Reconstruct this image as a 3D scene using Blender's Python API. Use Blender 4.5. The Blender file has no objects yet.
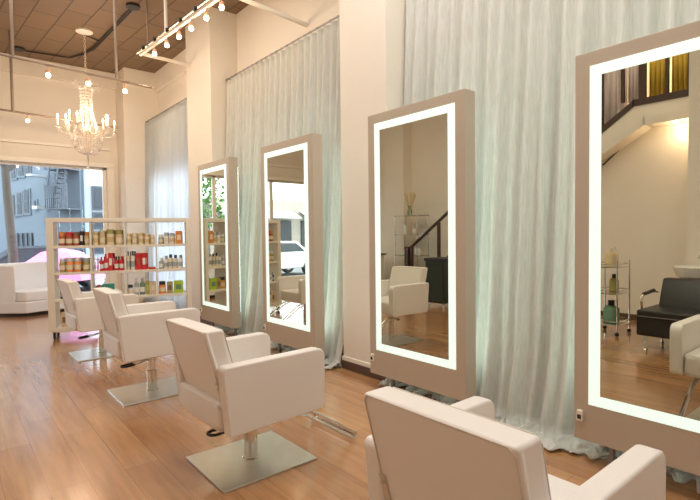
import bpy, bmesh, math, random
from mathutils import Vector, Matrix
random.seed(7)
scene = bpy.context.scene
COL = scene.collection
PI = math.pi
R = math.radians

# ------------------------------------------------------------------ camera
cam_d = bpy.data.cameras.new('camera')
cam = bpy.data.objects.new('camera', cam_d)
COL.objects.link(cam)
cam_d.sensor_width = 36.0
cam_d.lens = 485.75 / 700 * 36.0
cam_d.clip_start = 0.02
cam_d.clip_end = 300
_y, _p, _r = R(39.627), R(-1.936), R(-0.697)
_F = Vector((math.sin(_y)*math.cos(_p), math.cos(_y)*math.cos(_p), math.sin(_p)))
_R = Vector((math.cos(_y), -math.sin(_y), 0))
_U = _R.cross(_F)
_R2 = _R*math.cos(_r) + _U*math.sin(_r)
_U2 = -_R*math.sin(_r) + _U*math.cos(_r)
cam.matrix_world = Matrix(((_R2.x, _U2.x, -_F.x, 0), (_R2.y, _U2.y, -_F.y, 0), (_R2.z, _U2.z, -_F.z, 1.40), (0, 0, 0, 1)))
scene.camera = cam

# ------------------------------------------------------------------ view, world, lights
scene.view_settings.view_transform = 'Standard'
scene.view_settings.look = 'None'
scene.view_settings.gamma = 1
scene.view_settings.use_curve_mapping = False
scene.view_settings.exposure = 0.0

world = bpy.data.worlds.new('world')
scene.world = world
world.use_nodes = True
bg = world.node_tree.nodes['Background']
bg.inputs['Color'].default_value = (0.88, 0.94, 1.0, 1)
bg.inputs['Strength'].default_value = 6.5

def area(name, loc, rot, sx, sy, power, color):
    d = bpy.data.lights.new(name, 'AREA')
    d.shape = 'RECTANGLE'; d.size = sx; d.size_y = sy
    d.energy = power; d.color = color
    o = bpy.data.objects.new(name, d); COL.objects.link(o)
    o.location = loc; o.rotation_euler = rot
    return o
def point(name, loc, power, color, radius=0.05):
    d = bpy.data.lights.new(name, 'POINT')
    d.energy = power; d.color = color; d.shadow_soft_size = radius
    o = bpy.data.objects.new(name, d); COL.objects.link(o); o.location = loc
    return o
WARM = (1.0, 0.74, 0.50)
area('fill_area_near', (2.1, 1.4, 4.82), (0, 0, 0), 1.8, 4.5, 140, (1.0, 0.96, 0.90))  # added overhead fill for chairs and mirror side, no fixture there
area('fill_area_far', (0.6, 6.5, 4.82), (0, 0, 0), 2.6, 4.0, 90, (1.0, 0.93, 0.84))  # second added fill, brightens the far half of the room

# ------------------------------------------------------------------ materials
MATS = {}
def mat(name, color=(0.8, 0.8, 0.8), rough=0.5, metal=0.0, spec=0.5, emis=None, estr=0.0, trans=0.0, coat=0.0, noise=None, bump=None, sheen=0.0):
    if name in MATS: return MATS[name]
    m = bpy.data.materials.new(name); m.use_nodes = True
    nt = m.node_tree; b = nt.nodes['Principled BSDF']
    b.inputs['Base Color'].default_value = (*color, 1)
    b.inputs['Roughness'].default_value = rough
    b.inputs['Metallic'].default_value = metal
    b.inputs['Specular IOR Level'].default_value = spec
    b.inputs['Transmission Weight'].default_value = trans
    b.inputs['Coat Weight'].default_value = coat
    b.inputs['Sheen Weight'].default_value = sheen
    if emis:
        b.inputs['Emission Color'].default_value = (*emis, 1)
        b.inputs['Emission Strength'].default_value = estr
    tc = nt.nodes.new('ShaderNodeTexCoord')
    if noise:
        sc, amt = noise
        n = nt.nodes.new('ShaderNodeTexNoise'); n.inputs['Scale'].default_value = sc; n.inputs['Detail'].default_value = 4
        nt.links.new(tc.outputs['Object'], n.inputs['Vector'])
        mx = nt.nodes.new('ShaderNodeMix'); mx.data_type = 'RGBA'
        mx.inputs[6].default_value = (*[c*(1-amt) for c in color], 1)
        mx.inputs[7].default_value = (*[min(1, c*(1+amt)) for c in color], 1)
        nt.links.new(n.outputs['Fac'], mx.inputs[0])
        nt.links.new(mx.outputs[2], b.inputs['Base Color'])
    if bump:
        sc, st = bump
        n = nt.nodes.new('ShaderNodeTexNoise'); n.inputs['Scale'].default_value = sc; n.inputs['Detail'].default_value = 3
        nt.links.new(tc.outputs['Object'], n.inputs['Vector'])
        bp = nt.nodes.new('ShaderNodeBump'); bp.inputs['Strength'].default_value = st; bp.inputs['Distance'].default_value = 0.01
        nt.links.new(n.outputs['Fac'], bp.inputs['Height']); nt.links.new(bp.outputs['Normal'], b.inputs['Normal'])
    MATS[name] = m
    return m

M_wall = mat('plaster_cream', (0.79, 0.725, 0.635), 0.75, noise=(3, 0.03), bump=(60, 0.08))
M_trim = mat('painted_trim', (0.84, 0.79, 0.70), 0.5, noise=(5, 0.02))
M_base_dark = mat('dark_brown_baseboard', (0.10, 0.055, 0.035), 0.45, noise=(20, 0.2))
M_vinyl = mat('white_vinyl', (0.82, 0.77, 0.725), 0.42, spec=0.45, noise=(6, 0.02), bump=(240, 0.05))
M_seam = mat('vinyl_piping', (0.66, 0.59, 0.52), 0.5, noise=(30, 0.05))
M_chrome = mat('chrome', (0.78, 0.77, 0.75), 0.12, 1.0, noise=(8, 0.03))
M_steel = mat('brushed_steel', (0.62, 0.62, 0.57), 0.32, 1.0, noise=(14, 0.08), bump=(90, 0.05))
M_black = mat('black_rubber', (0.02, 0.02, 0.022), 0.5, noise=(40, 0.2))
M_blackleather = mat('black_leather', (0.022, 0.021, 0.02), 0.35, noise=(30, 0.2), bump=(120, 0.1))
M_panel = mat('taupe_mirror_panel', (0.50, 0.425, 0.335), 0.5, noise=(5, 0.03))
M_mirror = mat('mirror_glass', (0.71, 0.71, 0.60), 0.0, 1.0)
M_led = mat('lit_frosted_border', (0.35, 0.38, 0.36), 0.4, emis=(0.80, 0.95, 0.84), estr=0.92)
M_shelf = mat('cream_laminate', (0.80, 0.745, 0.64), 0.42, noise=(6, 0.02))
M_tube = mat('fluorescent_tube', (0.9, 1, 0.95), 0.4, emis=(0.80, 1.0, 0.90), estr=9)
M_bulb = mat('glowing_bulb', (1, 0.9, 0.7), 0.3, emis=(1.0, 0.80, 0.52), estr=14)
M_rail = mat('pale_brass_rail', (0.72, 0.60, 0.47), 0.35, 0.6, noise=(10, 0.05))
M_socket = mat('copper_socket', (0.60, 0.34, 0.22), 0.4, 0.5, noise=(20, 0.1))
M_pipe = mat('dark_pipe', (0.24, 0.18, 0.14), 0.45, 0.4, noise=(12, 0.1))
M_grey = mat('grey_metal', (0.3, 0.3, 0.31), 0.4, 0.7, noise=(12, 0.08))

def glass_mat(name, tint=(1, 1, 1), refl=0.10):
    m = bpy.data.materials.new(name); m.use_nodes = True
    nt = m.node_tree; nt.nodes.clear()
    out = nt.nodes.new('ShaderNodeOutputMaterial')
    t = nt.nodes.new('ShaderNodeBsdfTransparent'); t.inputs['Color'].default_value = (*tint, 1)
    g = nt.nodes.new('ShaderNodeBsdfGlossy'); g.inputs['Roughness'].default_value = 0.02
    fr = nt.nodes.new('ShaderNodeFresnel'); fr.inputs['IOR'].default_value = 1.45
    ad = nt.nodes.new('ShaderNodeMath'); ad.operation = 'MULTIPLY'; ad.inputs[1].default_value = refl*8
    ad.use_clamp = True
    mx = nt.nodes.new('ShaderNodeMixShader')
    nt.links.new(fr.outputs[0], ad.inputs[0]); nt.links.new(ad.outputs[0], mx.inputs[0])
    nt.links.new(t.outputs[0], mx.inputs[1]); nt.links.new(g.outputs[0], mx.inputs[2])
    nt.links.new(mx.outputs[0], out.inputs['Surface'])
    return m
M_glass = glass_mat('window_glass', (0.95, 0.98, 1.0), 0.10)
M_shelfglass = glass_mat('greenish_shelf_glass', (0.80, 0.92, 0.90), 0.16)
M_crystal = bpy.data.materials.new('cut_crystal'); M_crystal.use_nodes = True
_b = M_crystal.node_tree.nodes['Principled BSDF']; _b.inputs['Base Color'].default_value = (0.95, 0.88, 0.80, 1)
_b.inputs['Roughness'].default_value = 0.06; _b.inputs['Transmission Weight'].default_value = 0.45; _b.inputs['Specular IOR Level'].default_value = 0.9
_b.inputs['Coat Weight'].default_value = 0.8; _b.inputs['Coat Roughness'].default_value = 0.02
_n = M_crystal.node_tree.nodes.new('ShaderNodeTexNoise'); _n.inputs['Scale'].default_value = 40
_bp = M_crystal.node_tree.nodes.new('ShaderNodeBump'); _bp.inputs['Strength'].default_value = 0.4
M_crystal.node_tree.links.new(_n.outputs['Fac'], _bp.inputs['Height']); M_crystal.node_tree.links.new(_bp.outputs['Normal'], _b.inputs['Normal'])

def floor_mat():
    m = bpy.data.materials.new('laminate_planks'); m.use_nodes = True
    nt = m.node_tree; b = nt.nodes['Principled BSDF']; L = nt.links
    tc = nt.nodes.new('ShaderNodeTexCoord')
    mp = nt.nodes.new('ShaderNodeMapping'); mp.inputs['Rotation'].default_value = (0, 0, R(90))
    L.new(tc.outputs['Object'], mp.inputs['Vector'])
    br = nt.nodes.new('ShaderNodeTexBrick')
    br.inputs['Color1'].default_value = (0.56, 0.30, 0.135, 1); br.inputs['Color2'].default_value = (0.44, 0.215, 0.09, 1)
    br.inputs['Mortar'].default_value = (0.26, 0.11, 0.045, 1)
    br.inputs['Scale'].default_value = 1; br.inputs['Mortar Size'].default_value = 0.0016; br.inputs['Mortar Smooth'].default_value = 0.4
    br.inputs['Brick Width'].default_value = 1.3; br.inputs['Row Height'].default_value = 0.195; br.offset = 0.37
    L.new(mp.outputs['Vector'], br.inputs['Vector'])
    mp2 = nt.nodes.new('ShaderNodeMapping'); mp2.inputs['Scale'].default_value = (9, 0.7, 1)
    L.new(tc.outputs['Object'], mp2.inputs['Vector'])
    n = nt.nodes.new('ShaderNodeTexNoise'); n.inputs['Scale'].default_value = 2.2; n.inputs['Detail'].default_value = 7; n.inputs['Roughness'].default_value = 0.62
    L.new(mp2.outputs['Vector'], n.inputs['Vector'])
    rp = nt.nodes.new('ShaderNodeValToRGB'); rp.color_ramp.elements[0].position = 0.3; rp.color_ramp.elements[1].position = 0.72
    rp.color_ramp.elements[0].color = (0.66, 0.62, 0.58, 1); rp.color_ramp.elements[1].color = (1.18, 1.15, 1.12, 1)
    L.new(n.outputs['Fac'], rp.inputs[0])
    mx = nt.nodes.new('ShaderNodeMix'); mx.data_type = 'RGBA'; mx.blend_type = 'MULTIPLY'; mx.inputs[0].default_value = 0.85
    L.new(br.outputs['Color'], mx.inputs[6]); L.new(rp.outputs[0], mx.inputs[7])
    L.new(mx.outputs[2], b.inputs['Base Color'])
    b.inputs['Roughness'].default_value = 0.26
    b.inputs['Coat Weight'].default_value = 0.8; b.inputs['Coat Roughness'].default_value = 0.14; b.inputs['Coat IOR'].default_value = 1.6
    b.inputs['Specular IOR Level'].default_value = 0.55
    bp = nt.nodes.new('ShaderNodeBump'); bp.inputs['Strength'].default_value = 0.02; bp.inputs['Distance'].default_value = 0.001
    L.new(n.outputs['Fac'], bp.inputs['Height']); L.new(bp.outputs['Normal'], b.inputs['Normal'])
    return m
M_floor = floor_mat()

def ceiling_mat():
    m = bpy.data.materials.new('brown_tin_ceiling'); m.use_nodes = True
    nt = m.node_tree; b = nt.nodes['Principled BSDF']; L = nt.links
    tc = nt.nodes.new('ShaderNodeTexCoord')
    mp = nt.nodes.new('ShaderNodeMapping'); mp.inputs['Rotation'].default_value = (0, 0, R(85.7)); mp.inputs['Location'].default_value = (0.1, 0.06, 0)
    L.new(tc.outputs['Object'], mp.inputs['Vector'])
    br = nt.nodes.new('ShaderNodeTexBrick')
    br.inputs['Color1'].default_value = (0.21, 0.135, 0.075, 1); br.inputs['Color2'].default_value = (0.185, 0.115, 0.063, 1)
    br.inputs['Mortar'].default_value = (0.05, 0.027, 0.015, 1)
    br.inputs['Scale'].default_value = 1; br.inputs['Mortar Size'].default_value = 0.009; br.inputs['Mortar Smooth'].default_value = 0.3
    br.inputs['Brick Width'].default_value = 0.72; br.inputs['Row Height'].default_value = 0.365; br.offset = 0.5
    L.new(mp.outputs['Vector'], br.inputs['Vector'])
    L.new(br.outputs['Color'], b.inputs['Base Color'])
    b.inputs['Roughness'].default_value = 0.6
    bp = nt.nodes.new('ShaderNodeBump'); bp.inputs['Strength'].default_value = 0.5; bp.inputs['Distance'].default_value = 0.01; bp.invert = True
    L.new(br.outputs['Fac'], bp.inputs['Height']); L.new(bp.outputs['Normal'], b.inputs['Normal'])
    return m
M_ceiling = ceiling_mat()

def curtain_mat(nm, fac, tcol):
    m = bpy.data.materials.new(nm); m.use_nodes = True
    nt = m.node_tree; b = nt.nodes['Principled BSDF']; L = nt.links
    tc = nt.nodes.new('ShaderNodeTexCoord')
    mp = nt.nodes.new('ShaderNodeMapping'); mp.inputs['Scale'].default_value = (30, 60, 4)
    L.new(tc.outputs['Object'], mp.inputs['Vector'])
    n = nt.nodes.new('ShaderNodeTexNoise'); n.inputs['Scale'].default_value = 2.0; n.inputs['Detail'].default_value = 5
    L.new(mp.outputs['Vector'], n.inputs['Vector'])
    mx = nt.nodes.new('ShaderNodeMix'); mx.data_type = 'RGBA'
    mx.inputs[6].default_value = (0.46, 0.46, 0.42, 1); mx.inputs[7].default_value = (0.86, 0.86, 0.81, 1)  # linen streaks; dark end lowered to put fold shade into the colour
    L.new(n.outputs['Fac'], mx.inputs[0]); L.new(mx.outputs[2], b.inputs['Base Color'])
    b.inputs['Roughness'].default_value = 0.55; b.inputs['Sheen Weight'].default_value = 0.3
    tr = nt.nodes.new('ShaderNodeBsdfTranslucent'); tr.inputs['Color'].default_value = (*tcol, 1)
    ms = nt.nodes.new('ShaderNodeMixShader'); ms.inputs[0].default_value = fac
    out = nt.nodes['Material Output']
    L.new(b.outputs[0], ms.inputs[1]); L.new(tr.outputs[0], ms.inputs[2]); L.new(ms.outputs[0], out.inputs['Surface'])
    return m
M_curtain = curtain_mat('silver_linen', 0.22, (0.82, 0.86, 0.74))
M_sheer = curtain_mat('sheer_linen', 0.75, (0.92, 0.96, 1.0))

# ------------------------------------------------------------------ mesh helpers
class MB:
    def __init__(s): s.bm = bmesh.new()
    def box(s, x0, x1, y0, y1, z0, z1, M=None):
        v = [s.bm.verts.new((x, y, z)) for x in (x0, x1) for y in (y0, y1) for z in (z0, z1)]
        for f in ((0, 1, 3, 2), (4, 6, 7, 5), (0, 4, 5, 1), (2, 3, 7, 6), (0, 2, 6, 4), (1, 5, 7, 3)):
            s.bm.faces.new([v[i] for i in f])
        if M is not None: bmesh.ops.transform(s.bm, matrix=M, verts=v)
        return v
    def hexa(s, pts):            # 8 points ordered like box
        v = [s.bm.verts.new(p) for p in pts]
        for f in ((0, 1, 3, 2), (4, 6, 7, 5), (0, 4, 5, 1), (2, 3, 7, 6), (0, 2, 6, 4), (1, 5, 7, 3)):
            s.bm.faces.new([v[i] for i in f])
    def prism(s, poly, axis, a, b):   # poly 2D points; axis 0 x,1 y,2 z extrude from a to b
        def P(p, t):
            if axis == 0: return (t, p[0], p[1])
            if axis == 1: return (p[0], t, p[1])
            return (p[0], p[1], t)
        A = [s.bm.verts.new(P(p, a)) for p in poly]; B = [s.bm.verts.new(P(p, b)) for p in poly]
        s.bm.faces.new(A); s.bm.faces.new(B[::-1]); n = len(poly)
        for i in range(n): s.bm.faces.new((A[i], B[i], B[(i+1) % n], A[(i+1) % n]))
    def lathe(s, prof, c=(0, 0, 0), n=20, M=None):
        rings = []; vs = []
        for r, z in prof:
            if r < 1e-6:
                v = s.bm.verts.new((c[0], c[1], c[2]+z)); rings.append([v]); vs.append(v)
            else:
                rg = [s.bm.verts.new((c[0]+r*math.cos(2*PI*k/n), c[1]+r*math.sin(2*PI*k/n), c[2]+z)) for k in range(n)]
                rings.append(rg); vs += rg
        for a, b in zip(rings, rings[1:]):
            if len(a) == 1 and len(b) == 1: continue
            for k in range(n):
                k2 = (k+1) % n
                if len(a) == 1: s.bm.faces.new((a[0], b[k2], b[k]))
                elif len(b) == 1: s.bm.faces.new((a[k], a[k2], b[0]))
                else: s.bm.faces.new((a[k], a[k2], b[k2], b[k]))
        if len(rings[0]) > 1: s.bm.faces.new(rings[0][::-1])
        if len(rings[-1]) > 1: s.bm.faces.new(rings[-1])
        if M is not None: bmesh.ops.transform(s.bm, matrix=M, verts=vs)
    def tube(s, pts, r, n=10, closed=False):
        pts = [Vector(p) for p in pts]; N = len(pts); rings = []
        up = None
        for i, p in enumerate(pts):
            if closed: t = (pts[(i+1) % N]-pts[i-1])
            elif i == 0: t = pts[1]-pts[0]
            elif i == N-1: t = pts[-1]-pts[-2]
            else: t = (pts[i+1]-p).normalized()+(p-pts[i-1]).normalized()
            t.normalize()
            if up is None:
                up = Vector((0, 0, 1)) if abs(t.z) < 0.9 else Vector((1, 0, 0))
            u = (up - t*up.dot(t)).normalized(); w = t.cross(u); up = u
            rr = r[i] if isinstance(r, (list, tuple)) else r
            rings.append([s.bm.verts.new(p+(u*math.cos(2*PI*k/n)+w*math.sin(2*PI*k/n))*rr) for k in range(n)])
        for i in range(N if closed else N-1):
            a, b = rings[i], rings[(i+1) % N]
            for k in range(n): s.bm.faces.new((a[k], a[(k+1) % n], b[(k+1) % n], b[k]))
        if not closed: s.bm.faces.new(rings[0][::-1]); s.bm.faces.new(rings[-1])
    def ball(s, c, r, seg=8, sc=(1, 1, 1)):
        res = bmesh.ops.create_uvsphere(s.bm, u_segments=seg, v_segments=max(4, seg//2+1), radius=r)
        bmesh.ops.transform(s.bm, matrix=Matrix.Translation(c) @ Matrix.Diagonal((*sc, 1)), verts=res['verts'])
    def pad(s, x0, x1, y0, y1, z0, z1, bulge=(0, 0, 0), n=8, M=None):
        """box with softly swollen faces"""
        c = Vector(((x0+x1)/2, (y0+y1)/2, (z0+z1)/2)); h = Vector(((x1-x0)/2, (y1-y0)/2, (z1-z0)/2)); V = {}
        def vert(i, j, k):
            key = (i, j, k)
            if key in V: return V[key]
            u = [2*i/n-1, 2*j/n-1, 2*k/n-1]; p = Vector((0, 0, 0))
            for a in range(3):
                b_, c_ = [q for q in range(3) if q != a]
                off = bulge[a]*(1-u[b_]**2)*(1-u[c_]**2)*(1 if u[a] > 0.99 else -1 if u[a] < -0.99 else 0)
                p[a] = c[a]+u[a]*h[a]+off
            if M is not None: p = M @ p
            V[key] = s.bm.verts.new(p); return V[key]
        for a in range(3):
            for side in (0, n):
                for i in range(n):
                    for j in range(n):
                        q = []
                        for (di, dj) in ((0, 0), (1, 0), (1, 1), (0, 1)):
                            idx = [0, 0, 0]; b_, c_ = [t for t in range(3) if t != a]
                            idx[a] = side; idx[b_] = i+di; idx[c_] = j+dj; q.append(vert(*idx))
                        s.bm.faces.new(q)
    def build(s, name, m, parent=None, bevel=0, seg=3, smooth=True, loc=None, ang=40):
        bmesh.ops.recalc_face_normals(s.bm, faces=s.bm.faces)
        me = bpy.data.meshes.new(name); s.bm.to_mesh(me); s.bm.free()
        me.materials.append(m)
        if smooth:
            for p in me.polygons: p.use_smooth = True
        o = bpy.data.objects.new(name, me); COL.objects.link(o)
        if smooth: me.set_sharp_from_angle(angle=R(ang))
        if bevel:
            b = o.modifiers.new('bevel', 'BEVEL'); b.width = bevel; b.segments = seg; b.limit_method = 'ANGLE'; b.angle_limit = R(40)
            b.harden_normals = True
        if parent is not None: o.parent = parent
        if loc: o.location = loc
        return o

def tag(o, label=None, cat=None, group=None, kind=None):
    if label: o['label'] = label
    if cat: o['category'] = cat
    if group: o['group'] = group
    if kind: o['kind'] = kind
    return o
def thing(name, label, cat, loc=(0, 0, 0), rz=0, group=None):
    o = bpy.data.objects.new(name, None); COL.objects.link(o)
    o.location = loc; o.rotation_euler = (0, 0, rz); o.empty_display_size = 0.1
    return tag(o, label, cat, group)
def struct(o): return tag(o, kind='structure')
def copy_tree(o, parent=None):
    c = o.copy(); COL.objects.link(c)
    if parent is not None: c.parent = parent
    for ch in list(o.children): copy_tree(ch, c)
    return c
def arc(c, r, a0, a1, n, plane='xz'):
    out = []
    for i in range(n+1):
        a = R(a0+(a1-a0)*i/n); p, q = r*math.cos(a), r*math.sin(a)
        out.append((c[0]+p, c[1], c[2]+q) if plane == 'xz' else (c[0]+p, c[1]+q, c[2]))
    return out

# ------------------------------------------------------------------ room shell
XR, XP, XL = 3.60, 3.15, -3.4
YB, YF, ZC = 11.31, -2.5, 4.86
b = MB(); b.box(XL-0.2, XR+0.2, YF-0.2, YB+0.2, -0.12, 0); struct(b.build('floor', M_floor, smooth=False))
b = MB(); b.box(XL-0.2, XR+0.2, YF-0.2, YB+0.2, ZC, ZC+0.12); struct(b.build('ceiling', M_ceiling, smooth=False))
# right wall with three windows in the bays, plus pillars
b = MB()
bays = [(-2.2, 2.9, 0.5, 3.1), (4.25, 6.75, 0.5, 3.1), (8.35, 10.5, 0.37, 2.72)]
b.box(XR, XR+0.2, YF, YB, 3.1, ZC)
b.box(XR, XR+0.2, YF, YB, 0, 0.35)
ys = [YF] + [v for w in bays for v in w[:2]] + [YB]
for i in range(0, len(ys), 2): b.box(XR, XR+0.2, ys[i], ys[i+1], 0.35, 3.1)
for (y0, y1, z0, z1) in bays:
    if z0 > 0.35: b.box(XR, XR+0.2, y0, y1, 0.35, z0)
    if z1 < 3.1: b.box(XR, XR+0.2, y0, y1, z1, 3.1)
b.box(XP, XR, 3.252, 3.928, 0, ZC)          # near pillar
b.box(XP, XR, 7.078, 8.024, 0, ZC)         # far pillar
b.box(2.88, XR, 10.75, YB, 0, ZC)          # corner pier
struct(b.build('wall_right', M_wall, smooth=False))
# back (street) wall around storefront
WX0, WX1, WZ0, WZ1 = -3.2, 2.66, 0.10, 2.86
b = MB()
b.box(XL, XR, YB, YB+0.2, WZ1, ZC); b.box(XL, XR, YB, YB+0.2, 0, WZ0)
b.box(WX1, XR, YB, YB+0.2, WZ0, WZ1); b.box(XL, WX0, YB, YB+0.2, WZ0, WZ1)
struct(b.build('wall_back', M_wall, smooth=False))
b = MB(); b.box(XL-0.2, XL, YF, YB+0.2, 0, ZC)
b.box(XL, XL+0.3, 8.6, 9.3, 0, ZC)
struct(b.build('wall_left', M_wall, smooth=False))
b = MB(); b.box(XL, XR, YF-0.2, YF, 0, ZC); struct(b.build('wall_front', M_wall, smooth=False))
# cornice / ledges
b = MB(); b.box(XL, 2.88, YB-0.10, YB, 4.54, ZC); b.box(2.88, 3.50, 10.67, 10.75, 4.54, ZC)
b.box(XR-0.10, XR, 8.024, 10.75, 4.47, ZC)
struct(b.build('trim_1', M_wall, bevel=0.006))
b = MB(); b.box(XL, 2.73, YB-0.05, YB, 3.22, 3.28)
struct(b.build('trim_2', M_trim, bevel=0.008))
b = MB(); b.box(2.66, 2.80, YB-0.05, YB, 0, 2.94); b.box(WX0, 2.80, YB-0.07, YB, 2.86, 2.95)
struct(b.build('trim_3', M_trim, bevel=0.006))
# baseboards on the right wall and pillars
def basebd(mb, z0, z1, t):
    mb.box(XP-t, XP, 3.252-t, 3.928+t, z0, z1); mb.box(XP-t, XP, 7.078-t, 8.024+t, z0, z1)
    mb.box(XR-t, XR, YF, 3.252, z0, z1); mb.box(XR-t, XR, 3.928, 7.078, z0, z1); mb.box(XR-t, XR, 8.024, 10.75, z0, z1)
    mb.box(XP, XR, 3.252-t, 3.252, z0, z1)
b = MB(); basebd(b, 0, 0.085, 0.018); struct(b.build('baseboard_right', M_base_dark, bevel=0.003))
b = MB(); basebd(b, 0.085, 0.125, 0.014); struct(b.build('trim_4', M_trim, bevel=0.003))

# windows in the bays
for i, (y0, y1, z0, z1) in enumerate(bays):
    b = MB(); t = 0.05
    for (a0, a1, c0, c1) in ((y0, y0+t, z0, z1), (y1-t, y1, z0, z1), (y0, y1, z0, z0+t), (y0, y1, z1-t, z1), ((y0+y1)/2-t/2, (y0+y1)/2+t/2, z0, z1), (y0, y1, (z0+z1)*0.62, (z0+z1)*0.62+t)):
        b.box(XR+0.06, XR+0.12, a0, a1, c0, c1)
    w = struct(b.build('window_%d' % (i+2), M_trim, smooth=False))
    g = MB(); g.box(XR+0.085, XR+0.09, y0, y1, z0, z1); g.build('pane', M_glass, w, smooth=False)
# storefront window
b = MB(); t = 0.07
for (x0, x1, z0, z1) in ((WX0, WX0+t, WZ0, WZ1), (WX1-t, WX1, WZ0, WZ1), (WX0, WX1, WZ0, WZ0+t), (WX0, WX1, WZ1-0.05, WZ1),
                         (0.66, 0.74, WZ0, WZ1), (-1.14, -1.06, WZ0, WZ1)):
    b.box(x0, x1, YB+0.05, YB+0.13, z0, z1)
w = struct(b.build('window_1', M_trim, bevel=0.005))
g = MB(); g.box(WX0, WX1, YB+0.085, YB+0.093, WZ0, WZ1); g.build('pane', M_glass, w, smooth=False)

# ------------------------------------------------------------------ styling chairs
def make_chair():
    t = thing('salon_chair', 'x', 'chair')
    # seat with the low roll that shows behind the backrest
    b = MB(); b.pad(-0.335, 0.29, -0.270, 0.270, 0.335, 0.50, (0.006, 0, 0.010), 8)
    seat = b.build('seat', M_vinyl, t, bevel=0.03, seg=4)
    # backrest leaning back
    K, ZB = 0.27, 0.46
    sh = Matrix(((1, 0, -K, K*ZB), (0, 1, 0, 0), (0, 0, 1, 0), (0, 0, 0, 1)))
    x0, x1, y1, z1 = -0.295, -0.182, 0.274, 0.895
    b = MB(); b.pad(x0, x1, -y1, y1, 0.44, z1, (0.008, 0, 0.004), 8, M=sh)
    back = b.build('backrest', M_vinyl, t, bevel=0.018, seg=4)
    def sp(x, y, z): return tuple(sh @ Vector((x, y, z)))
    for xx in (x0-0.001, x1+0.001):
        b = MB(); yq = y1-0.006; zq = z1-0.004
        b.tube([sp(xx, -yq, 0.50), sp(xx, -yq, zq-0.02), sp(xx, -yq+0.02, zq), sp(xx, yq-0.02, zq), sp(xx, yq, zq-0.02), sp(xx, yq, 0.50)], 0.003, 6)
        b.build('piping', M_seam, back)
    for s in (-1, 1):
        ya, yb = (s*0.274, s*0.352) if s > 0 else (-0.352, -0.274)
        prof = [(-0.31, 0.328), (0.30, 0.340), (0.32, 0.36), (0.325, 0.62)] + [(0.272+0.053*math.cos(R(a)), 0.658+0.053*math.sin(R(a))) for a in (0, 30, 60, 90)] + [(-0.33, 0.708), (-0.345, 0.69)]
        b = MB(); b.prism(prof, 1, ya, yb)
        arm = b.build('armrest', M_vinyl, t, bevel=0.017, seg=4)
        # steel hinge strap on the edge of the backrest
        b = MB(); ys = s*0.262
        b.hexa([tuple(sh @ Vector((x0-0.008+dx, ys+dy-0.014, z))) for dx in (0, 0.010) for dy in (0, 0.028) for z in (0.34, 0.61)])
        b.lathe([(0, 0), (0.010, 0), (0.010, 0.006), (0, 0.008)], (0, 0, 0), 12, Matrix.Translation(sh @ Vector((x0-0.006, ys, 0.585))) @ Matrix.Rotation(-PI/2, 4, 'Y'))
        b.build('hinge_strap', M_steel, t, bevel=0.002, seg=2)
    b = MB(); b.box(-0.19, 0.15, -0.15, 0.15, 0.305, 0.337); b.build('seat_mount', M_grey, t, bevel=0.005)
    b = MB(); b.lathe([(0.052, 0.012), (0.052, 0.02), (0.043, 0.024), (0.043, 0.18), (0.047, 0.182), (0.047, 0.195), (0.034, 0.198), (0.034, 0.335)], n=28)
    b.build('hydraulic_column', M_chrome, t)
    b = MB(); b.box(-0.31, 0.31, -0.2775, 0.2775, 0, 0.013); b.build('base_plate', M_steel, t, bevel=0.003, seg=2)
    b = MB()
    b.tube([(0.02, -0.07, 0.25), (0.0, 0.05, 0.25)], 0.012, 8)
    for dy in (-0.034, 0.034): b.tube([(0.0, 0.02+dy*0.6, 0.235), (-0.09, 0.055+dy, 0.215), (-0.17, 0.085+dy, 0.195)], 0.0055, 8)
    lev = b.build('pump_lever', M_chrome, t)
    b = MB()
    b.tube([(-0.13, 0.036, 0.205), (-0.20, 0.058, 0.192), (-0.225, 0.078, 0.190), (-0.232, 0.105, 0.190), (-0.222, 0.128, 0.190), (-0.20, 0.132, 0.192), (-0.13, 0.104, 0.205)], 0.0095, 8)
    b.build('lever_grip', M_black, lev)
    # footrest: chrome straps sloping to a tread near the floor
    b = MB()
    for s in (-1, 1):
        y = s*0.215
        b.tube([(0.16, y, 0.325), (0.30, y, 0.30), (0.655, y, 0.055), (0.685, y, 0.04), (0.68, y, 0.022), (0.64, y, 0.022), (0.28, y, 0.265), (0.16, y, 0.30)], 0.009, 8)
    b.tube([(0.665, -0.215, 0.035), (0.665, 0.215, 0.035)], 0.011, 8)
    fr = b.build('footrest', M_chrome, t)
    return t
chair_spots = [
    ((1.415, 0.885, 0), 0.0, 0.0, 'white vinyl salon chair nearest the camera, seen from behind at the bottom edge'),
    ((1.417, 2.705, 0), 1.0, 0.0, 'white salon chair whose whole steel base plate shows, second from the camera'),
    ((1.385, 4.50, 0), -1.0, 0.05, 'white salon chair second farthest away, its arm partly behind the next chair back'),
    ((1.395, 6.37, 0), 1.0, 0.01, 'white vinyl salon chair farthest down the row, right in front of the product shelf'),
]
proto = make_chair()
for i, (loc, a, lift, lab) in reversed(list(enumerate(chair_spots))):
    o = proto if i == 0 else copy_tree(proto)
    o.location = loc
    for ch in o.children:                      # the upholstered top swivels on the fixed plate
        if not ch.name.startswith('base_plate'): ch.rotation_euler = (0, 0, R(a))
        if not ch.name.startswith(('base_plate', 'hydraulic')): ch.location.z = lift
    tag(o, lab, 'chair', 'white styling chairs in a row before the mirrors')

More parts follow.
